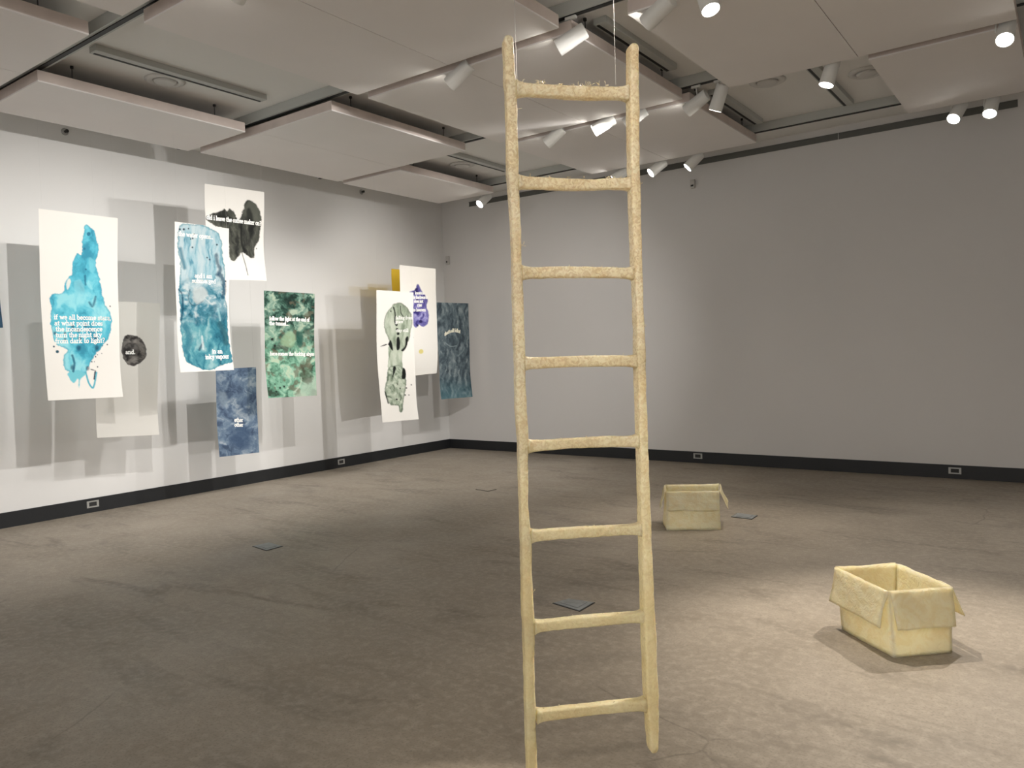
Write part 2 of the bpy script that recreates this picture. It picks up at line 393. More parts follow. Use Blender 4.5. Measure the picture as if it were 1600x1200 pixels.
# ------------------------------------------------------------------ numpy noise + painter
def vnoise(x, y, seed=0):
    xi = np.floor(x).astype(np.int64); yi = np.floor(y).astype(np.int64); xf = x-xi; yf = y-yi
    def h(a, b):
        n = (a*374761393 + b*668265263 + seed*1442695041) & 0xffffffff
        n = ((n ^ (n >> 13))*1274126177) & 0xffffffff
        return ((n ^ (n >> 16)) & 0xffff)/65535.0
    u = xf*xf*(3-2*xf); v = yf*yf*(3-2*yf)
    return (h(xi, yi)*(1-u)+h(xi+1, yi)*u)*(1-v) + (h(xi, yi+1)*(1-u)+h(xi+1, yi+1)*u)*v
def fbm(x, y, seed=0, o=4, ridge=False):
    s = 0; a = .5; t = 0
    for i in range(o):
        q = vnoise(x, y, seed+i*17)
        if ridge: q = 1-abs(2*q-1)
        s = s+a*q; t += a; a *= .55; x = x*2.03+3.1; y = y*2.03+7.7
    return s/t
def lin(c):
    c = np.array(c, float)/255
    return np.where(c <= .04045, c/12.92, ((c+.055)/1.055)**2.4)
def smooth(e0, e1, x):
    t = np.clip((x-e0)/(e1-e0+1e-9), 0, 1); return t*t*(3-2*t)
def spline(pts, closed=True, sub=5):
    pts = [np.array(p, float) for p in pts]; n = len(pts); out = []
    rng = range(n) if closed else range(n-1)
    for i in rng:
        g = (lambda k: pts[k % n]) if closed else (lambda k: pts[min(max(k, 0), n-1)])
        p0, p1, p2, p3 = g(i-1), g(i), g(i+1), g(i+2)
        for s in range(sub):
            t = s/sub
            out.append(.5*((2*p1)+(-p0+p2)*t+(2*p0-5*p1+4*p2-p3)*t*t+(-p0+3*p1-3*p2+p3)*t**3))
    if not closed: out.append(pts[-1])
    return np.array(out)
class Canvas:
    """colours computed at the vertices of a sheet; x,y are photo measurements of each vertex"""
    def __init__(s, X, Y, base, seed):
        s.x, s.y, s.seed = X, Y, seed
        s.c = np.tile(lin(base), (X.size, 1)).reshape(*X.shape, 3)
    def ramp(s, t, cols):
        t = np.clip(t, 0, 1)*(len(cols)-1); i = np.minimum(t.astype(int), len(cols)-2); f = (t-i)[..., None]
        L = np.array([lin(c) for c in cols]); return L[i]*(1-f)+L[i+1]*f
    def dist(s, P, closed):
        d = np.full(s.x.shape, 1e9); ins = np.zeros(s.x.shape, bool); n = len(P)
        for i in range(n if closed else n-1):
            a, b = P[i], P[(i+1) % n]; ex, ey = b-a; wx, wy = s.x-a[0], s.y-a[1]
            t = np.clip((wx*ex+wy*ey)/(ex*ex+ey*ey+1e-9), 0, 1)
            d = np.minimum(d, (wx-t*ex)**2+(wy-t*ey)**2)
            if closed and a[1] != b[1]:
                c1 = (s.y >= min(a[1], b[1])) & (s.y < max(a[1], b[1]))
                ins ^= c1 & (s.x < (b[0]-a[0])*(s.y-a[1])/(b[1]-a[1])+a[0])
        return np.sqrt(d), ins
    def put(s, mask, col): s.c = s.c*(1-mask[..., None])+col*mask[..., None]
    def tex(s, sx, sy, cols, warp=6, seed=0, ridge=False, contrast=1.6, o=5, rot=0):
        k = s.seed*31+seed
        X = s.x*math.cos(rot)+s.y*math.sin(rot); Y = -s.x*math.sin(rot)+s.y*math.cos(rot)
        wx = (fbm(X/14, Y/14, k+1)-.5)*warp; wy = (fbm(X/14, Y/14, k+2)-.5)*warp
        t = fbm((X+wx)/sx, (Y+wy)/sy, k+3, o, ridge)
        return s.ramp((t-.5)*contrast+.5, cols)
    def blob(s, pts, tex, rough=2.0, soft=.8, rim=None, alpha=1.0):
        P = spline(pts); d, ins = s.dist(P, True); sd = np.where(ins, d, -d)
        sd = sd + (fbm(s.x/5, s.y/5, s.seed+91)-.5)*2*rough
        m = smooth(-soft, soft, sd)*alpha
        if not isinstance(tex, np.ndarray) or tex.ndim == 1: tex = np.broadcast_to(lin(tex), s.c.shape)
        s.put(m, tex)
        if rim: s.put(smooth(-soft, 0, sd)*(1-smooth(.6, 3.0, sd))*.55, np.broadcast_to(lin(rim), s.c.shape))
    def stroke(s, pts, w, col, alpha=1.0, soft=.6, rough=.5, sp=True):
        P = spline(pts, False) if sp and len(pts) > 2 else np.array(pts, float)
        d, _ = s.dist(P, False)
        d = d + (fbm(s.x/3, s.y/3, s.seed+55)-.5)*2*rough
        s.put((1-smooth(w/2-soft, w/2+soft, d))*alpha, np.broadcast_to(lin(col), s.c.shape))
    def dots(s, L, col):
        for x, y, r in L: s.put(1-smooth(r-.5, r+.5, np.hypot(s.x-x, s.y-y)), np.broadcast_to(lin(col), s.c.shape))

# ------------------------------------------------------------------ slab serif lettering (strokes)
def arc(cx, cy, rx, ry, a0, a1, n=10):
    return [(cx+rx*math.cos(math.radians(a0+(a1-a0)*i/n)), cy+ry*math.sin(math.radians(a0+(a1-a0)*i/n))) for i in range(n+1)]
def sf(x, y, w=.20): return [(x-w, y), (x+w, y)]
G = {
 'a': (.95, [arc(.38, .68, .26, .26, 150, 0)+[(.66, 0)], arc(.38, .28, .28, .26, 80, 360-10), [(.66, .06), (.86, .06)]]),
 'b': (1.0, [[(.18, 1.5), (.18, .02)], arc(.5, .48, .34, .46, 170, -170), [(0, 1.47), (.18, 1.47)]]),
 'c': (.85, [arc(.45, .5, .35, .47, 45, 315), [(.69, .88), (.69, .64)]]),
 'd': (1.05, [[(.75, 1.5), (.75, 0)], arc(.43, .48, .34, .46, 10, 350), [(.55, 1.47), (.75, 1.47)], [(.75, .04), (.96, .04)]]),
 'e': (.9, [[(.13, .53), (.77, .53)]+arc(.45, .5, .33, .47, 5, 320)]),
 'f': (.68, [[(.25, .04), (.25, 1.15)]+arc(.45, 1.15, .20, .32, 180, 50), sf(.27, .04, .24), [(0, .94), (.55, .94)]]),
 'g': (.95, [arc(.42, .62, .28, .34, 0, 360), [(.62, .86), (.9, .95)], [(.26, .33), (.2, .18), (.7, .08)], arc(.44, -.18, .34, .26, 50, 360-310+0), arc(.44, -.16, .36, .25, 60, -240)]),
 'h': (1.1, [[(.2, 1.5), (.2, .04)], arc(.5, .62, .3, .33, 170, 0)+[(.8, .04)], sf(.2, .04), sf(.82, .04), [(0, 1.47), (.2, 1.47)]]),
 'i': (.52, [[(.25, .95), (.25, .04)], sf(.26, .04, .22), [(.03, .93), (.25, .93)], [(.25, 1.27), (.25, 1.43)]]),
 'k': (1.05, [[(.2, 1.5), (.2, .04)], [(.75, .93), (.25, .42)], [(.4, .55), (.82, .04)], sf(.2, .04), sf(.84, .04, .17), sf(.76, .93, .19), [(0, 1.47), (.2, 1.47)]]),
 'l': (.52, [[(.25, 1.5), (.25, .04)], sf(.26, .04, .22), [(.03, 1.47), (.25, 1.47)]]),
 'm': (1.6, [[(.2, .95), (.2, .04)], arc(.46, .64, .26, .31, 170, 0)+[(.72, .04)], arc(1.0, .64, .28, .31, 170, 0)+[(1.28, .04)], sf(.2, .04), sf(.74, .04, .17), sf(1.32, .04), [(0, .93), (.2, .93)]]),
 'n': (1.1, [[(.2, .95), (.2, .04)], arc(.5, .62, .3, .33, 170, 0)+[(.8, .04)], sf(.2, .04), sf(.82, .04), [(0, .93), (.2, .93)]]),
 'o': (.98, [arc(.47, .49, .36, .46, 0, 360, 16)]),
 'p': (1.02, [[(.2, .95), (.2, -.42)], arc(.52, .49, .33, .46, 170, -170), sf(.2, -.42), [(0, .93), (.2, .93)]]),
 'r': (.8, [[(.22, .95), (.22, .04)], arc(.5, .62, .27, .32, 170, 60), sf(.23, .04, .22), [(.02, .93), (.22, .93)]]),
 's': (.75, [arc(.36, .72, .25, .22, 50, 250)+arc(.36, .27, .27, .24, 80, -140), [(.58, .92), (.58, .74)], [(.10, .28), (.10, .06)]]),
 't': (.68, [[(.27, 1.25), (.27, .25)]+arc(.45, .25, .18, .21, 180, 320), [(.02, .94), (.56, .94)]]),
 'u': (1.1, [[(.2, .93), (.2, .35)]+arc(.48, .35, .28, .32, 180, 350), [(.8, .95), (.8, .04), (.98, .04)], [(0, .93), (.2, .93)], [(.6, .93), (.8, .93)]]),
 'v': (1.0, [[(.15, .93), (.48, .04), (.82, .93)], sf(.15, .93, .17), sf(.82, .93, .17)]),
 'w': (1.45, [[(.15, .93), (.42, .04), (.7, .88), (.98, .04), (1.25, .93)], sf(.15, .93, .17), sf(1.25, .93, .17)]),
 'y': (1.0, [[(.15, .93), (.5, .08)], [(.84, .93), (.42, -.18), (.28, -.4), (.08, -.38)], sf(.15, .93, .17), sf(.84, .93, .17)]),
 '.': (.42, [[(.2, .0), (.2, .16)]]), ',': (.42, [[(.22, .12), (.12, -.25)]]), "'": (.35, [[(.18, 1.45), (.14, 1.12)]]),
 '!': (.42, [[(.2, 1.45), (.2, .42)], [(.2, 0), (.2, .16)]]),
 '?': (.85, [arc(.4, 1.12, .28, .32, 160, -60)+[(.4, .62), (.4, .42)], [(.4, .0), (.4, .16)]]),
 ' ': (.55, [])}
def text_quads(txt, x0, y0, width, slope, xh, weight=.21, arch=0):
    """list of quads (photo measures) for one line; width = full line width"""
    tot = sum(G[c][0] for c in txt); sx = width/tot; out = []; cx = 0
    for ch in txt:
        w_, strokes = G[ch]
        for st in strokes:
            for (ax, ay), (bx, by) in zip(st[:-1], st[1:]):
                A = np.array([(cx+ax)*sx, -ay*xh]); B = np.array([(cx+bx)*sx, -by*xh])
                D = B-A; Ln = np.hypot(*D)
                if Ln < 1e-6: continue
                D /= Ln; N = np.array([-D[1], D[0]])*weight*xh*.5; E_ = D*weight*xh*.22
                q = []
                for P in (A-E_-N, B+E_-N, B+E_+N, A-E_+N):
                    u = P[0]/width
                    q.append((x0+P[0], y0+P[1]+slope*P[0]-arch*4*u*(1-u)))
                out.append(q)
        cx += w_
    return out

# ------------------------------------------------------------------ hanging sheets
def sheet(name, label, X, px, base, paint=None, texts=(), material='paper', seed=1, curl=(0, 0, 0), dens=1.15, tcol=None, cat='painting', strings=True):
    """px: photo measures of TL,TR,BR,BL; X: plane of the sheet; curl: (mid bow, bottom curl, side wave)"""
    TL, TR, BR, BL = [np.array(p, float) for p in px]
    W3 = [on_x(*p, X) for p in px]
    nu = int(np.hypot(*(TR-TL))*dens)+3; nv = int(np.hypot(*(BL-TL))*dens)+3
    U, V = np.meshgrid(np.linspace(0, 1, nu), np.linspace(0, 1, nv))
    def bl(a, b, c, d, U, V): return a*(1-U)*(1-V)+b*U*(1-V)+c*U*V+d*(1-U)*V
    PX = bl(TL[0], TR[0], BR[0], BL[0], U, V); PY = bl(TL[1], TR[1], BR[1], BL[1], U, V)
    cen = (W3[0]+W3[1])/2
    def surf(U, V, off=0):
        y = bl(*[p.y for p in W3], U, V); z = bl(*[p.z for p in W3], U, V)
        x = curl[0]*np.sin(math.pi*V) + curl[1]*np.clip((V-.72)/.28, 0, 1)**2 + curl[2]*np.sin(V*9+U*2+seed)*(.3+V) \
            + .006*np.sin(U*math.pi*2+seed)*V
        z = z + abs(curl[1])*.35*np.clip((V-.72)/.28, 0, 1)**2*0
        return X-cen.x+x+off, y-cen.y, z-cen.z
    cv = Canvas(PX, PY, base, seed)
    if paint: paint(cv)
    x, y, z = surf(U, V)
    co = np.stack([x, y, z], -1).reshape(-1, 3)
    idx = np.arange(nu*nv).reshape(nv, nu)
    F = np.stack([idx[:-1, :-1], idx[1:, :-1], idx[1:, 1:], idx[:-1, 1:]], -1).reshape(-1, 4)
    me = bpy.data.meshes.new('painted_sheet'); me.from_pydata(co.tolist(), [], F.tolist())
    at = me.color_attributes.new('pigment', 'FLOAT_COLOR', 'POINT')
    rgba = np.ones((nu*nv, 4), np.float32); rgba[:, :3] = np.clip(cv.c.reshape(-1, 3), 0, 1)
    at.data.foreach_set('color', rgba.ravel())
    for p in me.polygons: p.use_smooth = True
    me.materials.append(M[material])
    root = empty(name, (cen.x, cen.y, cen.z), label, cat, 'painted sheets hung in front of the left wall')
    o = bpy.data.objects.new('painted_sheet', me); COL.objects.link(o); o.parent = root
    if texts:
        for tx in texts:
            verts = []; faces = []
            for q in text_quads(*tx):
                k = len(verts)
                for (qx, qy) in q:
                    u = v = .5
                    for _ in range(6):
                        e = np.array([bl(TL[0], TR[0], BR[0], BL[0], u, v)-qx, bl(TL[1], TR[1], BR[1], BL[1], u, v)-qy])
                        du = (TR-TL)*(1-v)+(BR-BL)*v; dv = (BL-TL)*(1-u)+(BR-TR)*u
                        det = du[0]*dv[1]-du[1]*dv[0]
                        u -= (e[0]*dv[1]-e[1]*dv[0])/det; v -= (du[0]*e[1]-du[1]*e[0])/det
                    u = min(max(u, 0), 1); v = min(max(v, 0), 1)
                    a = surf(np.array(u), np.array(v), .002); verts.append(tuple(float(t) for t in a))
                faces.append((k, k+1, k+2, k+3))
            me = bpy.data.meshes.new('text_line'); me.from_pydata(verts, [], faces); me.materials.append(tcol or M['ink_white'])
            o = bpy.data.objects.new('text_line', me); COL.objects.link(o); o.parent = root
    if strings:
        for i in (0, 1):
            bm = bmesh.new()
            p = W3[i] - cen; s_ = .03 if i == 0 else -.03
            top = ZC-cen.z
            # threads run up between the panels where they can, else to the panel underside
            yy, xx = p.y+s_+cen.y, cen.x
            under = any(a <= xx <= b_ and c <= yy <= d_ for a, b_, c, d_ in [(-7.86, -6.80, *R1), (-7.82, -5.63, *R2), (-8, -5.3, 4.88, 4.98), (-7.86, -6.80, *R3)])
            if under: top = ZP-cen.z
            tube(bm, [(p.x, p.y+s_, p.z-.004), (p.x, p.y+s_, top)], .0004, 4)
            link('hanging_thread', bm, M['thread'], root)
    return root

def p_turquoise(c):
    t = c.tex(16, 26, [(60, 150, 178), (84, 184, 208), (112, 204, 222), (150, 220, 230)], 18, 1, contrast=2.4)
    c.blob([(131, 352), (137, 353), (146, 362), (152, 380), (153, 395), (149, 412), (155, 430), (160, 455), (166, 478), (174, 490), (174, 515), (168, 530), (160, 540),
            (150, 552), (140, 565), (134, 580), (128, 584), (112, 584), (100, 576), (98, 560), (104, 547), (95, 541), (86, 536), (82, 515), (80, 500), (82, 482),
            (79, 466), (84, 458), (98, 456), (104, 436), (113, 428), (114, 408), (120, 396), (127, 396), (128, 372)], t, 2.2, .8, rim=(70, 165, 190))
    c.blob([(104, 583), (112, 598), (120, 592), (121, 606), (124, 592), (132, 584), (118, 578)], (120, 204, 218), 1.2, .8)
    c.stroke([(133, 582), (137, 598), (143, 606), (147, 596), (150, 582)], 2.6, (90, 180, 200))
    c.stroke([(148, 580), (146, 592)], 2.2, (40, 50, 70)); c.stroke([(141, 577), (149, 579)], 1.0, (30, 45, 60))
    c.stroke([(150, 463), (145, 478), (140, 472)], 3.0, (26, 84, 120), .75, 1.4, 1); c.stroke([(133, 430), (134, 444)], 3, (40, 110, 140), .8)
    c.dots([(131, 388, 2.0), (134, 420, 1.5), (137, 365, 3)], (46, 120, 150))
    for (x, y, r) in [(122, 543, 4.6), (151, 543, 4.0), (112, 574, 4), (113, 509, 3.0), (122, 516, 3.5), (133, 508, 3.4), (124, 528, 3.6), (150, 527, 3.0), (136, 575, 3.4), (86, 520, 2.4), (101, 520, 2.0), (146, 505, 2.2), (101, 530, 2.2)]:
        c.put((1-smooth(r*.3, r+1, np.hypot((c.x-x), (c.y-y)*.8)))*.75, np.broadcast_to(lin((20, 66, 96)), c.c.shape))
    c.stroke([(112, 555), (115, 568), (113, 580)], 3.4, (28, 90, 122), .8)
    c.blob([(116, 440), (126, 436), (133, 452), (128, 462), (118, 456)], (150, 216, 226), 1, 1.5, alpha=.5)
    c.blob([(139, 402), (149, 408), (147, 425), (140, 420)], (132, 212, 226), 1, 1, alpha=.5)
    c.blob([(104, 441), (108, 434), (111, 440), (106, 452)], (236, 236, 228), .8, .8, alpha=.9)
    c.dots([(84, 541, 1.4), (89, 549, 2.4)], (36, 80, 96))
    c.dots([(149, 557, 1.2), (152, 554, .8), (143, 565, 1.0), (147, 565, .7), (152, 573, 1.1), (168, 538, 1.0), (160, 540, .7), (173, 478, 1.1), (159, 552, .7)], (46, 52, 70))
def p_and(c):
    t = c.tex(9, 6, [(50, 48, 48), (84, 82, 80), (128, 124, 120), (150, 146, 141)], 16, 2, contrast=2.2)
    c.blob([(192, 533), (198, 524), (208, 524), (218, 528), (224, 535), (228, 545), (228, 556), (222, 564), (212, 571), (202, 570), (194, 563), (190, 548)], t, 1.6, .7, rim=(90, 86, 84))
    c.blob([(193, 543), (205, 535), (216, 540), (218, 550), (207, 556), (196, 556)], (44, 42, 42), 2, 1.2, alpha=.5)
def p_water(c):
    pts = [(279, 356), (290, 350), (305, 350), (318, 352), (330, 358), (341, 364), (347, 380), (349, 402), (353, 425), (352, 450), (357, 480), (358, 510), (360, 545), (361, 565),
           (345, 570), (330, 577), (318, 578), (300, 570), (290, 562), (287, 540), (284, 510), (283, 480), (281, 455), (283, 430), (283, 405), (279, 385)]
    y = c.y
    A = c.tex(5, 34, [(80, 140, 162), (150, 190, 202), (186, 206, 212), (198, 214, 216)], 7, 1, contrast=1.9)
    B = c.tex(11, 14, [(28, 84, 104), (66, 130, 150), (134, 172, 184), (196, 208, 210)], 26, 2, contrast=2.2)
    C = c.tex(8, 26, [(24, 84, 106), (50, 124, 144), (92, 160, 172), (150, 190, 194)], 16, 3, contrast=1.9)
    f1 = smooth(430, 462, y+12*fbm(c.x/9, y/9, 5))[..., None]; f2 = smooth(488, 520, y+14*fbm(c.x/9, y/9, 6)+(c.x-320)*.25)[..., None]
    t = A*(1-f1)+B*f1; t = t*(1-f2)+C*f2
    c.blob(pts, t, 2.2, .7, rim=(56, 128, 148))
    dk = (18, 70, 96)
    c.stroke([(283, 388), (286, 402), (290, 418)], 5, (48, 116, 138), .8, 2)
    c.stroke([(338, 398), (341, 412), (345, 420), (340, 428)], 5.5, dk, .75, 2, 1.5)
    c.stroke([(344, 428), (350, 438), (352, 452), (349, 464)], 6, dk, .8, 2, 2)
    c.stroke([(345, 505), (352, 520), (354, 535)], 9, (30, 78, 92), .75, 3, 2)
    c.stroke([(290, 508), (298, 528), (292, 548)], 9, (40, 112, 134), .7, 3, 2)
    c.stroke([(281, 452), (286, 460), (287, 480), (285, 500)], 2.2, dk, .85, .8, 1)
    c.stroke([(298, 452), (296, 468), (304, 477), (318, 470)], 1.6, (50, 90, 108), .8, .7, .8)
    c.stroke([(312, 547), (318, 535)], 3.0, dk, .8, 1, 1)
    c.stroke([(330, 482), (338, 478), (334, 492)], 5, (44, 100, 120), .6, 2, 1.5)
    c.blob([(303, 452), (318, 448), (325, 458), (318, 470), (305, 472)], (204, 210, 208), 2, 2.5, alpha=.75)
    c.stroke([(317, 525), (318, 545)], 3.0, (206, 218, 218), .8, .8, 1); c.stroke([(342, 482), (346, 500)], 3, (160, 204, 208), .7, 1, 1)
    c.dots([(281, 358, 1.6), (287, 358, 1.7), (294, 357, 1.2), (301, 372, 1.3), (298, 373, 1), (339, 382, 1.4), (324, 402, 1.2), (328, 405, 1.3), (301, 386, 1.3), (354, 439, 1.3), (303, 366, 1.2)], (38, 60, 78))
def p_coffee(c):
    t = c.tex(7, 26, [(28, 29, 27), (48, 50, 46), (78, 80, 72), (106, 108, 98)], 10, 1, contrast=1.9, rot=-.1)
    c.blob([(323, 338), (332, 332), (345, 330), (350, 325), (354, 330), (358, 325), (365, 332), (372, 342), (378, 330), (383, 314), (388, 312), (397, 316), (405, 328), (409, 345), (408, 365),
            (404, 380), (399, 388), (397, 402), (388, 401), (378, 394), (368, 406), (360, 405), (358, 380), (350, 358), (340, 354), (328, 346)], t, 2.4, .8)
    c.blob([(386, 314), (397, 317), (405, 330), (408, 348), (400, 350), (390, 340), (380, 332)], (92, 95, 86), 1.5, 2.5, alpha=.75)
    c.blob([(384, 330), (390, 326), (396, 345), (394, 372), (388, 360)], (26, 28, 26), 1, 2, alpha=.8)
    c.stroke([(377, 350), (378, 380), (384, 392)], 3.5, (22, 24, 22), .85, 1); c.stroke([(326, 341), (345, 338), (366, 345)], 6, (30, 31, 28), .8, 2, 1.5)
    c.stroke([(378, 394), (382, 412), (384, 430)], 1.2, (60, 60, 56), .9, .5, .2)
    c.dots([(398, 386, 1), (402, 388, .9), (403, 378, 1.4), (372, 393, 1.6)], (60, 60, 58))
def p_green(c):
    A = c.tex(8, 9, [(22, 44, 38), (38, 68, 58), (70, 108, 94), (124, 158, 142), (176, 194, 172)], 26, 1, contrast=2.1)
    B = c.tex(9, 12, [(52, 72, 58), (84, 130, 108), (124, 176, 150), (160, 200, 176), (188, 206, 180)], 26, 2, contrast=2.2)
    f = smooth(500, 560, c.y+24*(fbm(c.x/14, c.y/14, 8)-.5))[..., None]
    c.c = A*(1-f)+B*f
    r = fbm(c.x/11, c.y/11, 77)
    c.put(smooth(.60, .70, r)*.7, np.broadcast_to(lin((104, 96, 78)), c.c.shape))
    c.blob([(440, 530), (452, 518), (462, 524), (458, 540), (444, 540)], (158, 188, 152), 3, 2.5, alpha=.7)
    c.blob([(462, 518), (474, 522), (474, 540), (466, 542)], (34, 84, 74), 2, 1.5, alpha=.85)
    c.blob([(472, 598), (490, 590), (500, 625), (455, 624), (466, 612)], (176, 196, 178), 3, 3, alpha=.7)
    c.stroke([(470, 590), (467, 602), (458, 612)], 2.2, (196, 212, 192), .7, .8, .8)
    c.blob([(472, 565), (486, 575), (488, 595), (474, 598), (468, 588)], (86, 84, 68), 4, 3, alpha=.6)
    c.dots([(430, 612, 1.2), (436, 606, 1.5), (442, 604, 1.6), (429, 600, 1), (426, 530, 2.2), (430, 540, 2)], (36, 46, 40))
def p_ether(c):
    t = c.tex(8, 10, [(68, 84, 108), (92, 112, 138), (120, 140, 160), (166, 178, 190)], 26, 1, contrast=1.9)
    c.c = t
    c.blob([(362, 670), (385, 668), (392, 690), (375, 700), (360, 690)], (64, 86, 116), 4, 4, alpha=.7)
    e = np.minimum(np.minimum(c.x-339-(c.y-582)*.03, 404-c.x+(c.y-650)*.02), 20)
    c.put(smooth(3, -1, e)*.0, c.c)
    c.blob([(342, 612), (354, 616), (356, 630), (346, 636)], (160, 178, 192), 3, 3, alpha=.5)
def p_greygreen(c):
    t = c.tex(5, 22, [(128, 142, 122), (164, 176, 156), (190, 200, 182), (204, 210, 196)], 9, 1, contrast=2.0)
    c.blob([(618, 474), (628, 474), (636, 480), (642, 488), (646, 500), (644, 515), (641, 530), (634, 545), (628, 552), (620, 548), (612, 535), (605, 520), (601, 505), (604, 490), (611, 480)], t, 1.2, .8, rim=(110, 120, 104))
    c.blob([(610, 540), (630, 545), (630, 560), (630, 575), (620, 580), (608, 576), (609, 560)], t, 1, .8)
    t2 = c.tex(4, 5, [(104, 118, 100), (158, 172, 152), (190, 200, 182), (208, 214, 200)], 16, 2, contrast=2.0)
    c.blob([(608, 575), (618, 571), (630, 573), (635, 590), (635, 607), (632, 620), (630, 636), (628, 644), (624, 642), (622, 634), (610, 632), (603, 620), (602, 605), (606, 590)], t2, 1.2, .7, rim=(90, 104, 88))
    bk = (18, 22, 20)
    c.stroke([(615, 480), (618, 490), (618, 502), (621, 508)], 2.2, bk, .95, .5, .4)
    c.stroke([(626, 478), (627, 488), (631, 494)], 1.6, (50, 56, 48), .9, .5, .3)
    c.dots([(621, 507, 2), (622, 514, 2), (624, 521, 2.2), (611, 486, 1.2)], bk)
    c.blob([(612, 531), (607, 538), (597, 541), (607, 537), (613, 545), (616, 547), (615, 538)], bk, .5, .5)
    c.blob([(622, 528), (626, 527), (627, 543), (622, 546)], bk, .4, .6); c.blob([(636, 528), (640, 526), (638, 540), (633, 548), (629, 547), (635, 540)], bk, .8, .6)
    c.blob([(616, 573), (620, 574), (618, 582), (614, 590)], bk, .8, .6); c.blob([(631, 575), (635, 578), (635, 590), (629, 591)], bk, .5, .6)
    c.stroke([(602, 612), (604, 622), (606, 630)], 1.6, bk, .9, .5, .3)
    c.dots([(644, 601, 1.0), (636, 606, 1.2), (634, 617, 1.2), (640, 617, .9), (620, 624, 1.5), (626, 607, 1.2), (649, 527, .7), (622, 600, 1)], bk)
def p_purple(c):
    t = c.tex(5, 8, [(54, 48, 116), (94, 88, 158), (140, 136, 196), (172, 170, 214)], 14, 1, contrast=2.3)
    c.blob([(653, 444), (658, 452), (664, 460), (669, 468), (667, 478), (671, 492), (668, 506), (661, 510), (655, 506), (651, 511), (647, 506), (646, 490), (643, 470), (640, 457), (648, 453)], t, 1.0, .7, rim=(110, 106, 170))
    c.dots([(651, 452, 2.2), (653, 456, 1.6), (660, 458, 1.4), (663, 462, 1.4), (653, 468, 1.5), (658, 502, 2.6), (653, 508, 1.8)], (44, 38, 92))
    c.dots([(659, 549, 3.6)], (228, 216, 140))
def p_teal(c):
    c.c = c.tex(3.2, 11, [(58, 68, 76), (80, 94, 102), (108, 122, 128), (142, 154, 156)], 12, 1, contrast=1.9)
    c.put(smooth(580, 625, c.y)[..., None][..., 0]*.35, np.broadcast_to(lin((84, 140, 152)), c.c.shape))
    c.stroke([(696, 535), (704, 541), (713, 540)], 1.2, (150, 166, 168), .7, .5, .3); c.stroke([(715, 556), (722, 550), (726, 543)], 1.2, (150, 166, 168), .6, .5, .3)

WH = (242, 240, 234)
sheet('hanging_painting', 'white sheet with a tall turquoise blot and five lines about stars', -7.60, [(60, 326), (184, 341), (190, 620), (73, 626)], WH, p_turquoise,
      [('if we all become stars,', 85, 498, 89, .02, 4.9, .27), ('at what point does', 85.5, 507.5, 75, .01, 4.9, .27), ('the incandescence', 87, 517, 73, 0, 4.9, .27),
       ('turn the night sky', 87, 526.5, 72, -.01, 4.9, .27), ('from dark to light?', 86, 536, 78, -.015, 4.9, .27)], seed=1, curl=(-.03, .03, .008))
sheet('hanging_painting', 'pale sheet with a small round black blot reading and, low behind the turquoise sheet', -7.95, [(150, 469), (251, 474), (246, 679), (150, 684)], WH, p_and,
      [('and.', 196, 553, 15, 0, 4.2, .32)], seed=2, curl=(-.02, .03, .006), material='film')
sheet('hanging_painting', 'white sheet filled with watery blue brushwork, the lower half darker teal', -7.35, [(273, 346), (358, 357), (363, 578), (281, 582)], WH, p_water,
      [('the water opens...', 279, 368, 54, .10, 4.6, .27), ('and i am', 305, 433, 27, .05, 4.5, .27), ('submerged', 301, 441, 37, .04, 4.4, .27), ('in an', 331, 552, 16, 0, 4.5, .27), ('inky vapour', 320, 561, 37, -.03, 4.6, .27)],
      seed=3, curl=(-.03, .02, .008))
sheet('hanging_painting', 'white sheet with a black winged blot, highest of the hanging sheets', -7.52, [(320, 287), (413, 300), (415, 439), (326, 437)], WH, p_coffee,
      [('did i leave the coffee maker on?', 324, 342, 85, .12, 4.6, .29)], seed=4, curl=(-.02, .02, .008))
sheet('hanging_painting', 'sheet painted dark green to mint all over, right of the watery blue one', -7.60, [(412.5, 454), (491.5, 459), (494.5, 618), (418, 622)], WH, p_green,
      [('follow the light at the end of', 421, 500, 63, .035, 3.9, .32), ('the tunnel...', 421, 507.5, 29, .03, 3.9, .32), ('here comes the fucking abyss', 423, 555, 69, .01, 3.8, .29)], seed=5, curl=(-.015, .015, .006))
sheet('hanging_painting', 'slate blue painted sheet reading ether other, lowest of the sheets', -7.85, [(337, 577), (400, 573.5), (405, 707), (342, 714)], WH, p_ether,
      [('ether', 366, 659, 14, .0, 4.0, .3), ('other', 366, 666.5, 14, .0, 4.0, .3)], seed=6, curl=(-.01, .01, .005))
sheet('hanging_painting', 'white sheet with a pale grey green figure, in front of the purple one', -7.30, [(588, 453), (646, 457), (653, 655), (596, 660)], WH, p_greygreen,
      [('falling from', 619, 498.5, 27, .0, 3.4, .25), ('grace', 619, 504.5, 12, .0, 3.2, .25), ('stay still', 620, 518, 20, .0, 3.2, .25)], seed=7, curl=(-.03, .02, .008))
sheet('hanging_painting', 'white sheet with a purple blot, a yellow dot and its lower edge curling', -7.50, [(624, 414), (681, 420), (686.5, 583), (634, 589)], WH, p_purple,
      [('insomnia', 649, 459.5, 15, .0, 3.2, .26), ('is backwards', 647, 466.5, 22, .0, 3.4, .28), ('does not', 648, 472.5, 14, .0, 3.4, .28), ('rise', 653, 478.5, 7, .0, 3.4, .28), ('to heaven', 646, 486, 20, .0, 3.4, .28)], seed=8, curl=(-.02, -.06, .006))
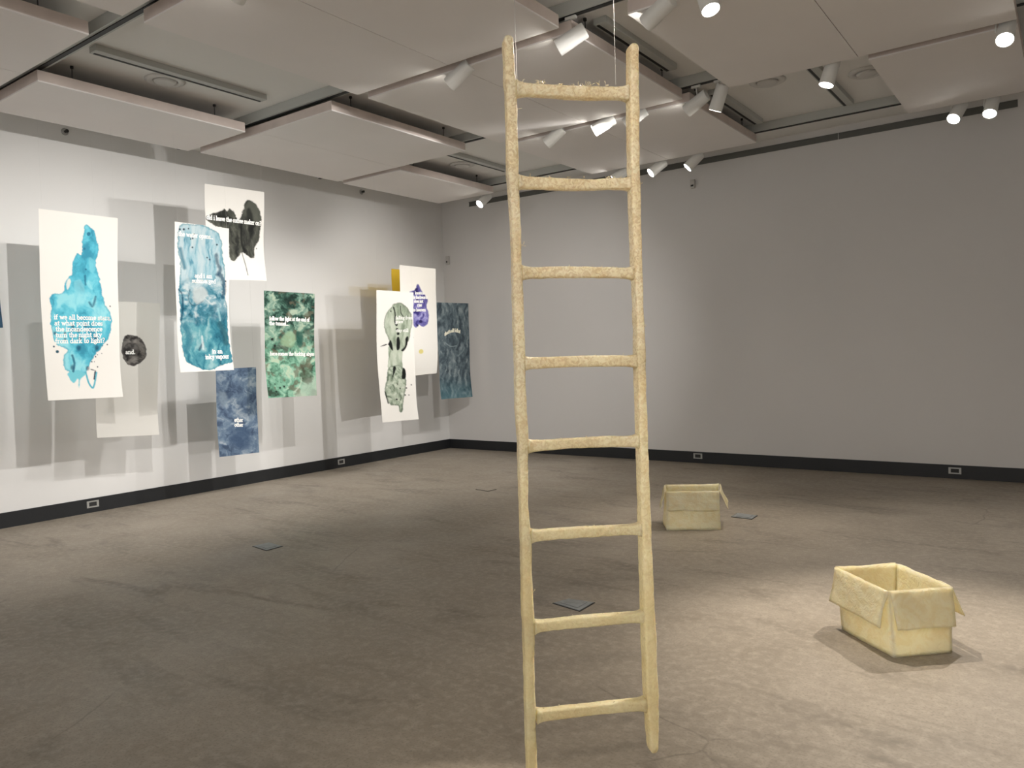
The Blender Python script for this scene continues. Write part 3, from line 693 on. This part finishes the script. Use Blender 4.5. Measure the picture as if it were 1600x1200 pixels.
sheet('hanging_painting', 'dark grey teal painted sheet with a small arched line, rightmost by the room corner', -7.72, [(682, 472.5), (732, 474), (737, 620), (689, 624)], WH, p_teal,
      [("that's all folks!", 695, 525, 24, -.18, 3.6, .30, 4.0)], seed=9, curl=(-.012, .01, .006), tcol=mat('ink_cream', (.86, .84, .68), .7))
sheet('hanging_film', 'bright yellow see-through film, only a corner showing behind the purple sheet', -7.85, [(611.5, 420), (660, 424), (662, 486), (617, 484)], (246, 208, 70), None, (), 'yellow_film', seed=10, curl=(-.02, .0, .004), cat='film', dens=.4)
sheet('hanging_painting', 'dark navy painted sheet cut off by the left edge of the picture', -7.60, [(-86, 396), (-2, 407), (4.5, 512), (-74, 514)], (40, 66, 88), lambda c: setattr(c, 'c', c.tex(6, 10, [(24, 44, 62), (44, 74, 98), (70, 100, 122)], 20, 1)), (), seed=11, curl=(-.02, .01, .005))

# ------------------------------------------------------------------ ladder
def lad_pt(px, py, t):     # t: 0 at the left rail, 1 at the right rail; depth grows from 2.56 to 2.63
    d = ray(px, py); D = 2.56 + .07*t
    return Vector((0, 0, EYE)) + d*D
La, Lb = lad_pt(797, 300, 0), lad_pt(994, 300, 1)
TD = Vector((Lb.x-La.x, Lb.y-La.y, 0)).normalized(); ND = Vector((TD.y, -TD.x, 0))   # ND towards the viewer
lad = empty('ladder', (La+Lb)/2 - Vector((0, 0, (La.z+Lb.z)/2-.16)), 'tall cream waxy cast ladder with eight rungs hanging just off the floor', 'ladder')
lo_ = lad.location.copy()
def rnd3(p, s, seed): 
    x = np.array([p.x*s+p.z*s*.7]); y = np.array([p.y*s+p.z*s*1.3]); return float(fbm(x, y, seed, 3)[0])-.5
def loft(secs, nseg, seed, amp, scale=26):
    """secs: (centre, axis a, half a, axis b, half b); rounded rectangle rings, closed ends"""
    bm = bmesh.new(); rings = []
    for c, A, a, B_, b_ in secs:
        r = []
        for k in range(nseg):
            th = 2*math.pi*k/nseg; cs, sn = math.cos(th), math.sin(th); e = .42
            u = math.copysign(abs(cs)**e, cs)*a; v = math.copysign(abs(sn)**e, sn)*b_
            p = c + A*u + B_*v
            dirv = (A*cs + B_*sn)
            p = p + dirv*(rnd3(p, scale*.35, seed)*amp*1.6 + rnd3(p, scale*1.6, seed+5)*amp*.7 + rnd3(p, scale*5, seed+9)*amp*.28)
            r.append(bm.verts.new(p - lo_))
        rings.append(r)
    for p, q in zip(rings[:-1], rings[1:]):
        for k in range(nseg): bm.faces.new([p[k], p[(k+1) % nseg], q[(k+1) % nseg], q[k]])
    bm.faces.new(rings[0][::-1]); bm.faces.new(rings[-1])
    return bm
def interp(tab, y):
    for (y0, *a), (y1, *b_) in zip(tab[:-1], tab[1:]):
        if y <= y1 or (y1, *b_) == tab[-1]:
            t = (y-y0)/(y1-y0); return [u+(v-u)*t for u, v in zip(a, b_)]
LT = [(58, 783.5, 802), (130, 785, 807), (145, 787.5, 808), (273, 790, 811), (340, 795, 814), (440, 798, 817), (557, 801.5, 821), (635, 803, 823), (685, 806, 826), (785, 809, 826), (847, 811.5, 831), (890, 812, 831), (979, 814, 836), (1087, 817.5, 836.5), (1215, 821, 840)]
RT = [(70, 977, 999), (145, 976.5, 1000), (250, 977, 1001), (323, 979, 1003), (440, 984.5, 1005), (533, 987.5, 1009), (635, 989.5, 1012), (735, 992.5, 1015.5), (835, 995, 1019), (888, 996.5, 1021.5), (1002, 999.5, 1027), (1115, 1004, 1031), (1174, 1009, 1030)]
def whisker(bm, p, n, rs, length=.018):
    for _ in range(n):
        d = Vector((rs.uniform(-1, 1), rs.uniform(-1, 1), rs.uniform(-.2, 1))).normalized()*length*rs.uniform(.4, 1.2)
        q = Vector((rs.uniform(-1, 1), rs.uniform(-1, 1), rs.uniform(-.5, 1)))*length*.25
        tube(bm, [p, p+d*.5+q, p+d], .0009, 4)
def rail(tab, t, seed, side):
    y0, y1 = tab[0][0], tab[-1][0]; secs = []; n = 170; dep = .031
    for i in [0, .12, .3, .55, .8, 1, 1.3, 1.7] + list(range(2, n-1)) + [n-1.4, n-.9, n-.5, n-.2, n]:
        y = y0+(y1-y0)*i/n; xl, xr = interp(tab, y)
        D = 2.56+.07*t
        wpx = xr-xl-side*D**0
        c = lad_pt((xl+xr)/2, y, t); c = c - ND*0
        hw = max(.012, (wpx*D/FPX)/2)
        dd = i/n*(y1-y0)*D/FPX; k0 = min(1, dd/.020); s = math.sqrt(max(0.02, 1-(1-k0)**2))
        de = (y1-y)*D/FPX; k1 = min(1, de/.03); s2 = (.35+.65*math.sqrt(max(0, 1-(1-k1)**2)))
        secs.append((c, TD, hw*s*s2, ND, dep*(.3+.7*s)*s2))
    bm = loft(secs, 28, seed, .0036)
    rs = random.Random(seed)
    for _ in range(7):
        c, A, a, B_, b_ = secs[rs.randrange(16, n-10)]
        whisker(bm, c - lo_ + A*a*rs.choice((-1, 1)) + B_*b_*.7, 2, rs, .014)
    return link('rail', bm, M['wax'], lad, smooth=True)
rail(LT, 0, 3, 4.0); rail(RT, 1, 8, 8.0)
RG = [((806, 139), (980, 146), 9.6), ((809, 285), (984, 287), 8.6), ((815, 427), (988, 427), 8.4), ((819, 568), (993, 564), 8.4),
      ((824, 697), (996, 689), 8.2), ((829, 837), (1000, 827), 8.2), ((834, 979), (1004, 963), 8.2), ((838, 1118), (1007, 1100), 8.2)]
for i, (a, b_, h) in enumerate(RG):
    pa, pb = lad_pt(*a, 0), lad_pt(*b_, 1); secs = []; n = 48; up = Vector((0, 0, 1)); ax = (pb-pa).normalized(); up = (up-ax*up.dot(ax)).normalized()
    for k in range(n+1):
        t = k/n; c = pa.lerp(pb, t) + up*(-.006*math.sin(math.pi*t) if i < 2 else .003*math.sin(math.pi*t))
        fl = 1 + .38*math.exp(-min(t, 1-t)*171/5.5)
        hh = h*2.6/FPX*fl
        secs.append((c, up, hh, ND, .019*fl))
    bm = loft(secs, 24, 40+i, .0034, 30)
    rs = random.Random(90+i)
    for _ in range((22 if i == 0 else 10 if i == 1 else 3)):
        t = rs.uniform(.03, .95) if i else rs.choice((rs.uniform(.02, .25), rs.uniform(.55, .68), rs.uniform(.1, .95)))
        whisker(bm, pa.lerp(pb, t) - lo_ + up*h*2.6/FPX*.95 - ND*rs.uniform(-.012, .012), 3, rs, .011 if i else .014)
    link('rung', bm, M['wax'], lad, smooth=True)
for (px, t, lab) in ((808, 0.06, 'left'), (962, .93, 'right')):
    p = lad_pt(px, 137 if t < .5 else 132, t) - lo_
    bm = bmesh.new(); tube(bm, [p, (p.x, p.y, ZC-lo_.z)], .0006, 5)
    link('suspension_wire', bm, M['thread'], lad)

# ------------------------------------------------------------------ wax cartons
def patch(bm, A, B_, C, D, thick, nrm, seed, org, amp=.004, n=14):
    """bilinear patch A-B (top) / D-C (bottom) with wobble and thickness along nrm"""
    A, B_, C, D, nrm = [Vector(v) for v in (A, B_, C, D, nrm)]; nrm.normalize()
    L = [[], []]
    for j in range(n+1):
        rows = [[], []]
        for i in range(n+1):
            u, v = i/n, j/n
            p = A*(1-u)*(1-v)+B_*u*(1-v)+C*u*v+D*(1-u)*v
            w_ = rnd3(p, 9, seed)*amp*2.2 + rnd3(p, 34, seed+3)*amp*.8
            ed = min(u, 1-u, v, 1-v)*n
            th = thick*(.62 if ed < .5 else 1)
            e = Vector((0, 0, rnd3(p, 14, seed+7)*amp*1.6))
            for s, sg in ((0, .5), (1, -.5)):
                rows[s].append(bm.verts.new(p + nrm*(w_ + sg*th) + e - org))
        L[0].append(rows[0]); L[1].append(rows[1])
    for j in range(n):
        for i in range(n):
            bm.faces.new([L[0][j][i], L[0][j+1][i], L[0][j+1][i+1], L[0][j][i+1]])
            bm.faces.new([L[1][j][i], L[1][j][i+1], L[1][j+1][i+1], L[1][j+1][i]])
    for j in range(n):
        for i, sg in ((0, 1), (n, -1)):
            q = [L[0][j][i], L[1][j][i], L[1][j+1][i], L[0][j+1][i]]; bm.faces.new(q[::sg])
            q = [L[0][i][j], L[0][i][j+1], L[1][i][j+1], L[1][i][j]]; bm.faces.new(q[::sg])
def carton(label, base, top, flaps, seed):
    """base, top: four corners in order; flaps: per side (length, outward angle deg from vertical, squeeze)"""
    base = [Vector(p) for p in base]; top = [Vector(p) for p in top]
    org = sum(base, Vector())/4; org.z = 0
    t = empty('wax_carton', org, label, 'box', 'cast wax cartons')
    bm = bmesh.new()
    for i in range(4):
        j = (i+1) % 4; out = ((base[i]+base[j])/2-org); out.z = 0
        patch(bm, top[i], top[j], base[j], base[i], .007, out, seed+i*11, org, .0035)
    z = Vector((0, 0, .006))
    patch(bm, base[0]+z, base[1]+z, base[2]+z, base[3]+z, .008, (0, 0, 1), seed+70, org, .001, 6)
    link('body', bm, M['waxbox'], t, smooth=True)
    for i, (ln, ang, sq, tw) in enumerate(flaps):
        j = (i+1) % 4; e = (top[j]-top[i]); L_ = e.length; e.normalize()
        out = Vector((e.y, -e.x, 0)); m_ = (base[i]+base[j])/2-org; out = out if out.dot(m_) > 0 else -out
        a = math.radians(ang); d = Vector((0, 0, -1))*math.cos(a)+out*math.sin(a)
        a2 = math.radians(ang+tw); d2 = Vector((0, 0, -1))*math.cos(a2)+out*math.sin(a2)
        P, Q = top[i]+out*.009, top[j]+out*.009
        bm = bmesh.new()
        nr = out*math.cos(a)+Vector((0, 0, 1))*math.sin(a)
        patch(bm, P, Q, Q+d2*ln-e*sq, P+d*ln+e*sq, .006, nr, seed+31*i+5, org, .007)
        link('flap', bm, M['waxbox'], t, smooth=True)
def at_height(px, py, base_pt):   # height above base_pt's plumb line for photo row py
    d = ray(px, py); k = math.hypot(base_pt.x, base_pt.y)/math.hypot(d.x, d.y); return EYE + d.z*k
# near carton
n0 = on_z(1397, 1028, 0); n1 = on_z(1487, 1020, 0); n3 = on_z(1316, 984, 0); n2 = n1 + (n3-n0)
hN = at_height(1390, 926, n0)
tn = []
ctr = (n0+n1+n2+n3)/4
tops = [on_z(1389, 924, hN), on_z(1486, 917, hN), on_z(1401, 881, hN), on_z(1307, 886, hN)]
# order: near, right, back, left
carton('cream waxy open carton with flaps folded down, the nearer one at right', [n0, n1, n2, n3], tops,
       [(.185, 12, .012, 0), (.17, 26, .01, 0), (.17, 14, .01, 0), (.185, 12, .006, 2)], 3)
f0 = on_z(1042, 829, 0); f1 = on_z(1126, 828, 0)
ed = (f1-f0); bk = Vector((-ed.y, ed.x, 0)).normalized()*.33
f3 = f0+bk; f2 = f1+bk
hF = at_height(1041, 769, f0)
tf = [on_z(1041, 768, hF), on_z(1123, 767, hF), on_z(1123.5, 756, hF), on_z(1040, 757.5, hF)]
carton('cream waxy open carton with side flaps sticking out, the farther one behind the ladder', [f0, f1, f2, f3], tf,
       [(.165, 7, .003, 0), (.17, 22, .01, 0), (.16, 10, .01, 0), (.16, 16, .01, 0)], 23)

# ------------------------------------------------------------------ floor plates
def floor_plate(corners, label, ring=False):
    P = [on_z(*c, 0) for c in corners]; c0 = sum(P, Vector())/4
    t = empty('floor_box', (c0.x, c0.y, 0), label, 'floor outlet', 'floor outlet boxes')
    def prism(k, z0, z1, hole=None):
        bm = bmesh.new(); lo = [bm.verts.new((p-c0)*k+Vector((0, 0, z0))) for p in P]; hi = [bm.verts.new((p-c0)*k+Vector((0, 0, z1))) for p in P]
        bm.faces.new(lo[::-1]); bm.faces.new(hi)
        for i in range(4): bm.faces.new([lo[i], lo[(i+1) % 4], hi[(i+1) % 4], hi[i]])
        return bm
    link('rim', prism(1.0, 0, .003), M['dark'], t)
    link('cover', prism(.93, .003, .006), M['floor'] if ring else M['floorplate'], t)
    if not ring:
        link('lid', prism(.62, .006, .0085), M['floorplate'], t)
floor_plate([(394, 854), (416, 861), (442, 854), (420, 848)], 'dark metal floor outlet plate at left below the slate blue sheet')
floor_plate([(863, 943), (906, 956), (930, 942), (888, 936)], 'dark metal floor outlet plate seen between the ladder rails')
floor_plate([(1142, 808), (1175, 812), (1184, 806), (1152, 802)], 'dark metal floor outlet plate right of the far carton')
floor_plate([(743, 765), (762, 768), (776, 765), (758, 762)], 'concrete filled floor outlet outline left of the ladder', True)

# ------------------------------------------------------------------ outlets in the baseboards
for (px, py, side, lab) in [(145, 787.5, 'l', 'grey power outlet in the left black baseboard, below the pale sheet'),
                            (533, 721.5, 'l', 'grey power outlet in the left black baseboard, below the green sheet'),
                            (1090.5, 712.5, 'b', 'grey power outlet in the back baseboard above the far carton'),
                            (1492, 735.5, 'b', 'grey power outlet in the back baseboard above the near carton')]:
    p = on_x(px, py, XL+.014) if side == 'l' else on_y(px, py, YB-.014)
    t = empty('power_outlet', p, lab, 'outlet', 'baseboard outlets', rz=math.pi/2 if side == 'l' else 0)
    w_, h_ = .062, .036
    bm = bmesh.new()
    for q in ((-w_, w_, h_-.014, h_), (-w_, w_, -h_, -h_+.014), (-w_, -w_+.022, -h_+.014, h_-.014), (w_-.022, w_, -h_+.014, h_-.014)):
        abox(bm, q[0], q[1], -.005, 0, q[2], q[3])
    link('cover_plate', bm, M['outlet'], t)
    link('socket', box(-w_+.022, w_-.022, -.002, 0, -h_+.014, h_-.014), M['dark'], t)

# ------------------------------------------------------------------ sprinklers and sensors
for (px, py, lab) in [(101, 206, 'small round sprinkler head high on the left wall, above the turquoise sheet'), (564.5, 300, 'small round sprinkler head high on the left wall near the corner')]:
    p = on_x(px, py, XL)
    t = empty('wall_sprinkler', p, lab, 'sprinkler', 'wall sprinklers')
    rot = Matrix.Rotation(math.pi/2, 4, 'Y')
    link('escutcheon', lathe([(0, 0), (.036, 0), (.036, .006), (.022, .014), (0, .014)], 24, rot), M['steel'], t, smooth=True)
    link('nozzle', lathe([(0, .014), (.013, .014), (.013, .035), (.007, .04), (.007, .052), (.018, .054), (.018, .057), (0, .057)], 20, rot), M['dark'], t, smooth=True)
p = on_y(1083.5, 288, YB)
t = empty('motion_sensor', p, 'small grey motion sensor on the back wall right of the ladder', 'sensor')
link('housing', box(-.032, .032, -.045, 0, -.058, .058), M['sensor'], t, bevel=.012)
link('sensor_window', box(-.018, .018, -.049, -.044, -.035, -.012), M['dark'], t)
p = on_y(701, 407, YB)
t = empty('corner_sensor', p, 'small grey sensor on the back wall beside the room corner', 'sensor')
bm = bmesh.new(); abox(bm, -.03, .03, -.05, 0, -.07, .07)
link('housing', bm, M['sensor'], t, bevel=.01)
link('mount_plate', box(-.055, -.03, -.012, 0, -.055, .055), M['sensor'], t)
link('sensor_window', box(-.012, .012, -.054, -.049, -.04, -.015), M['dark'], t)
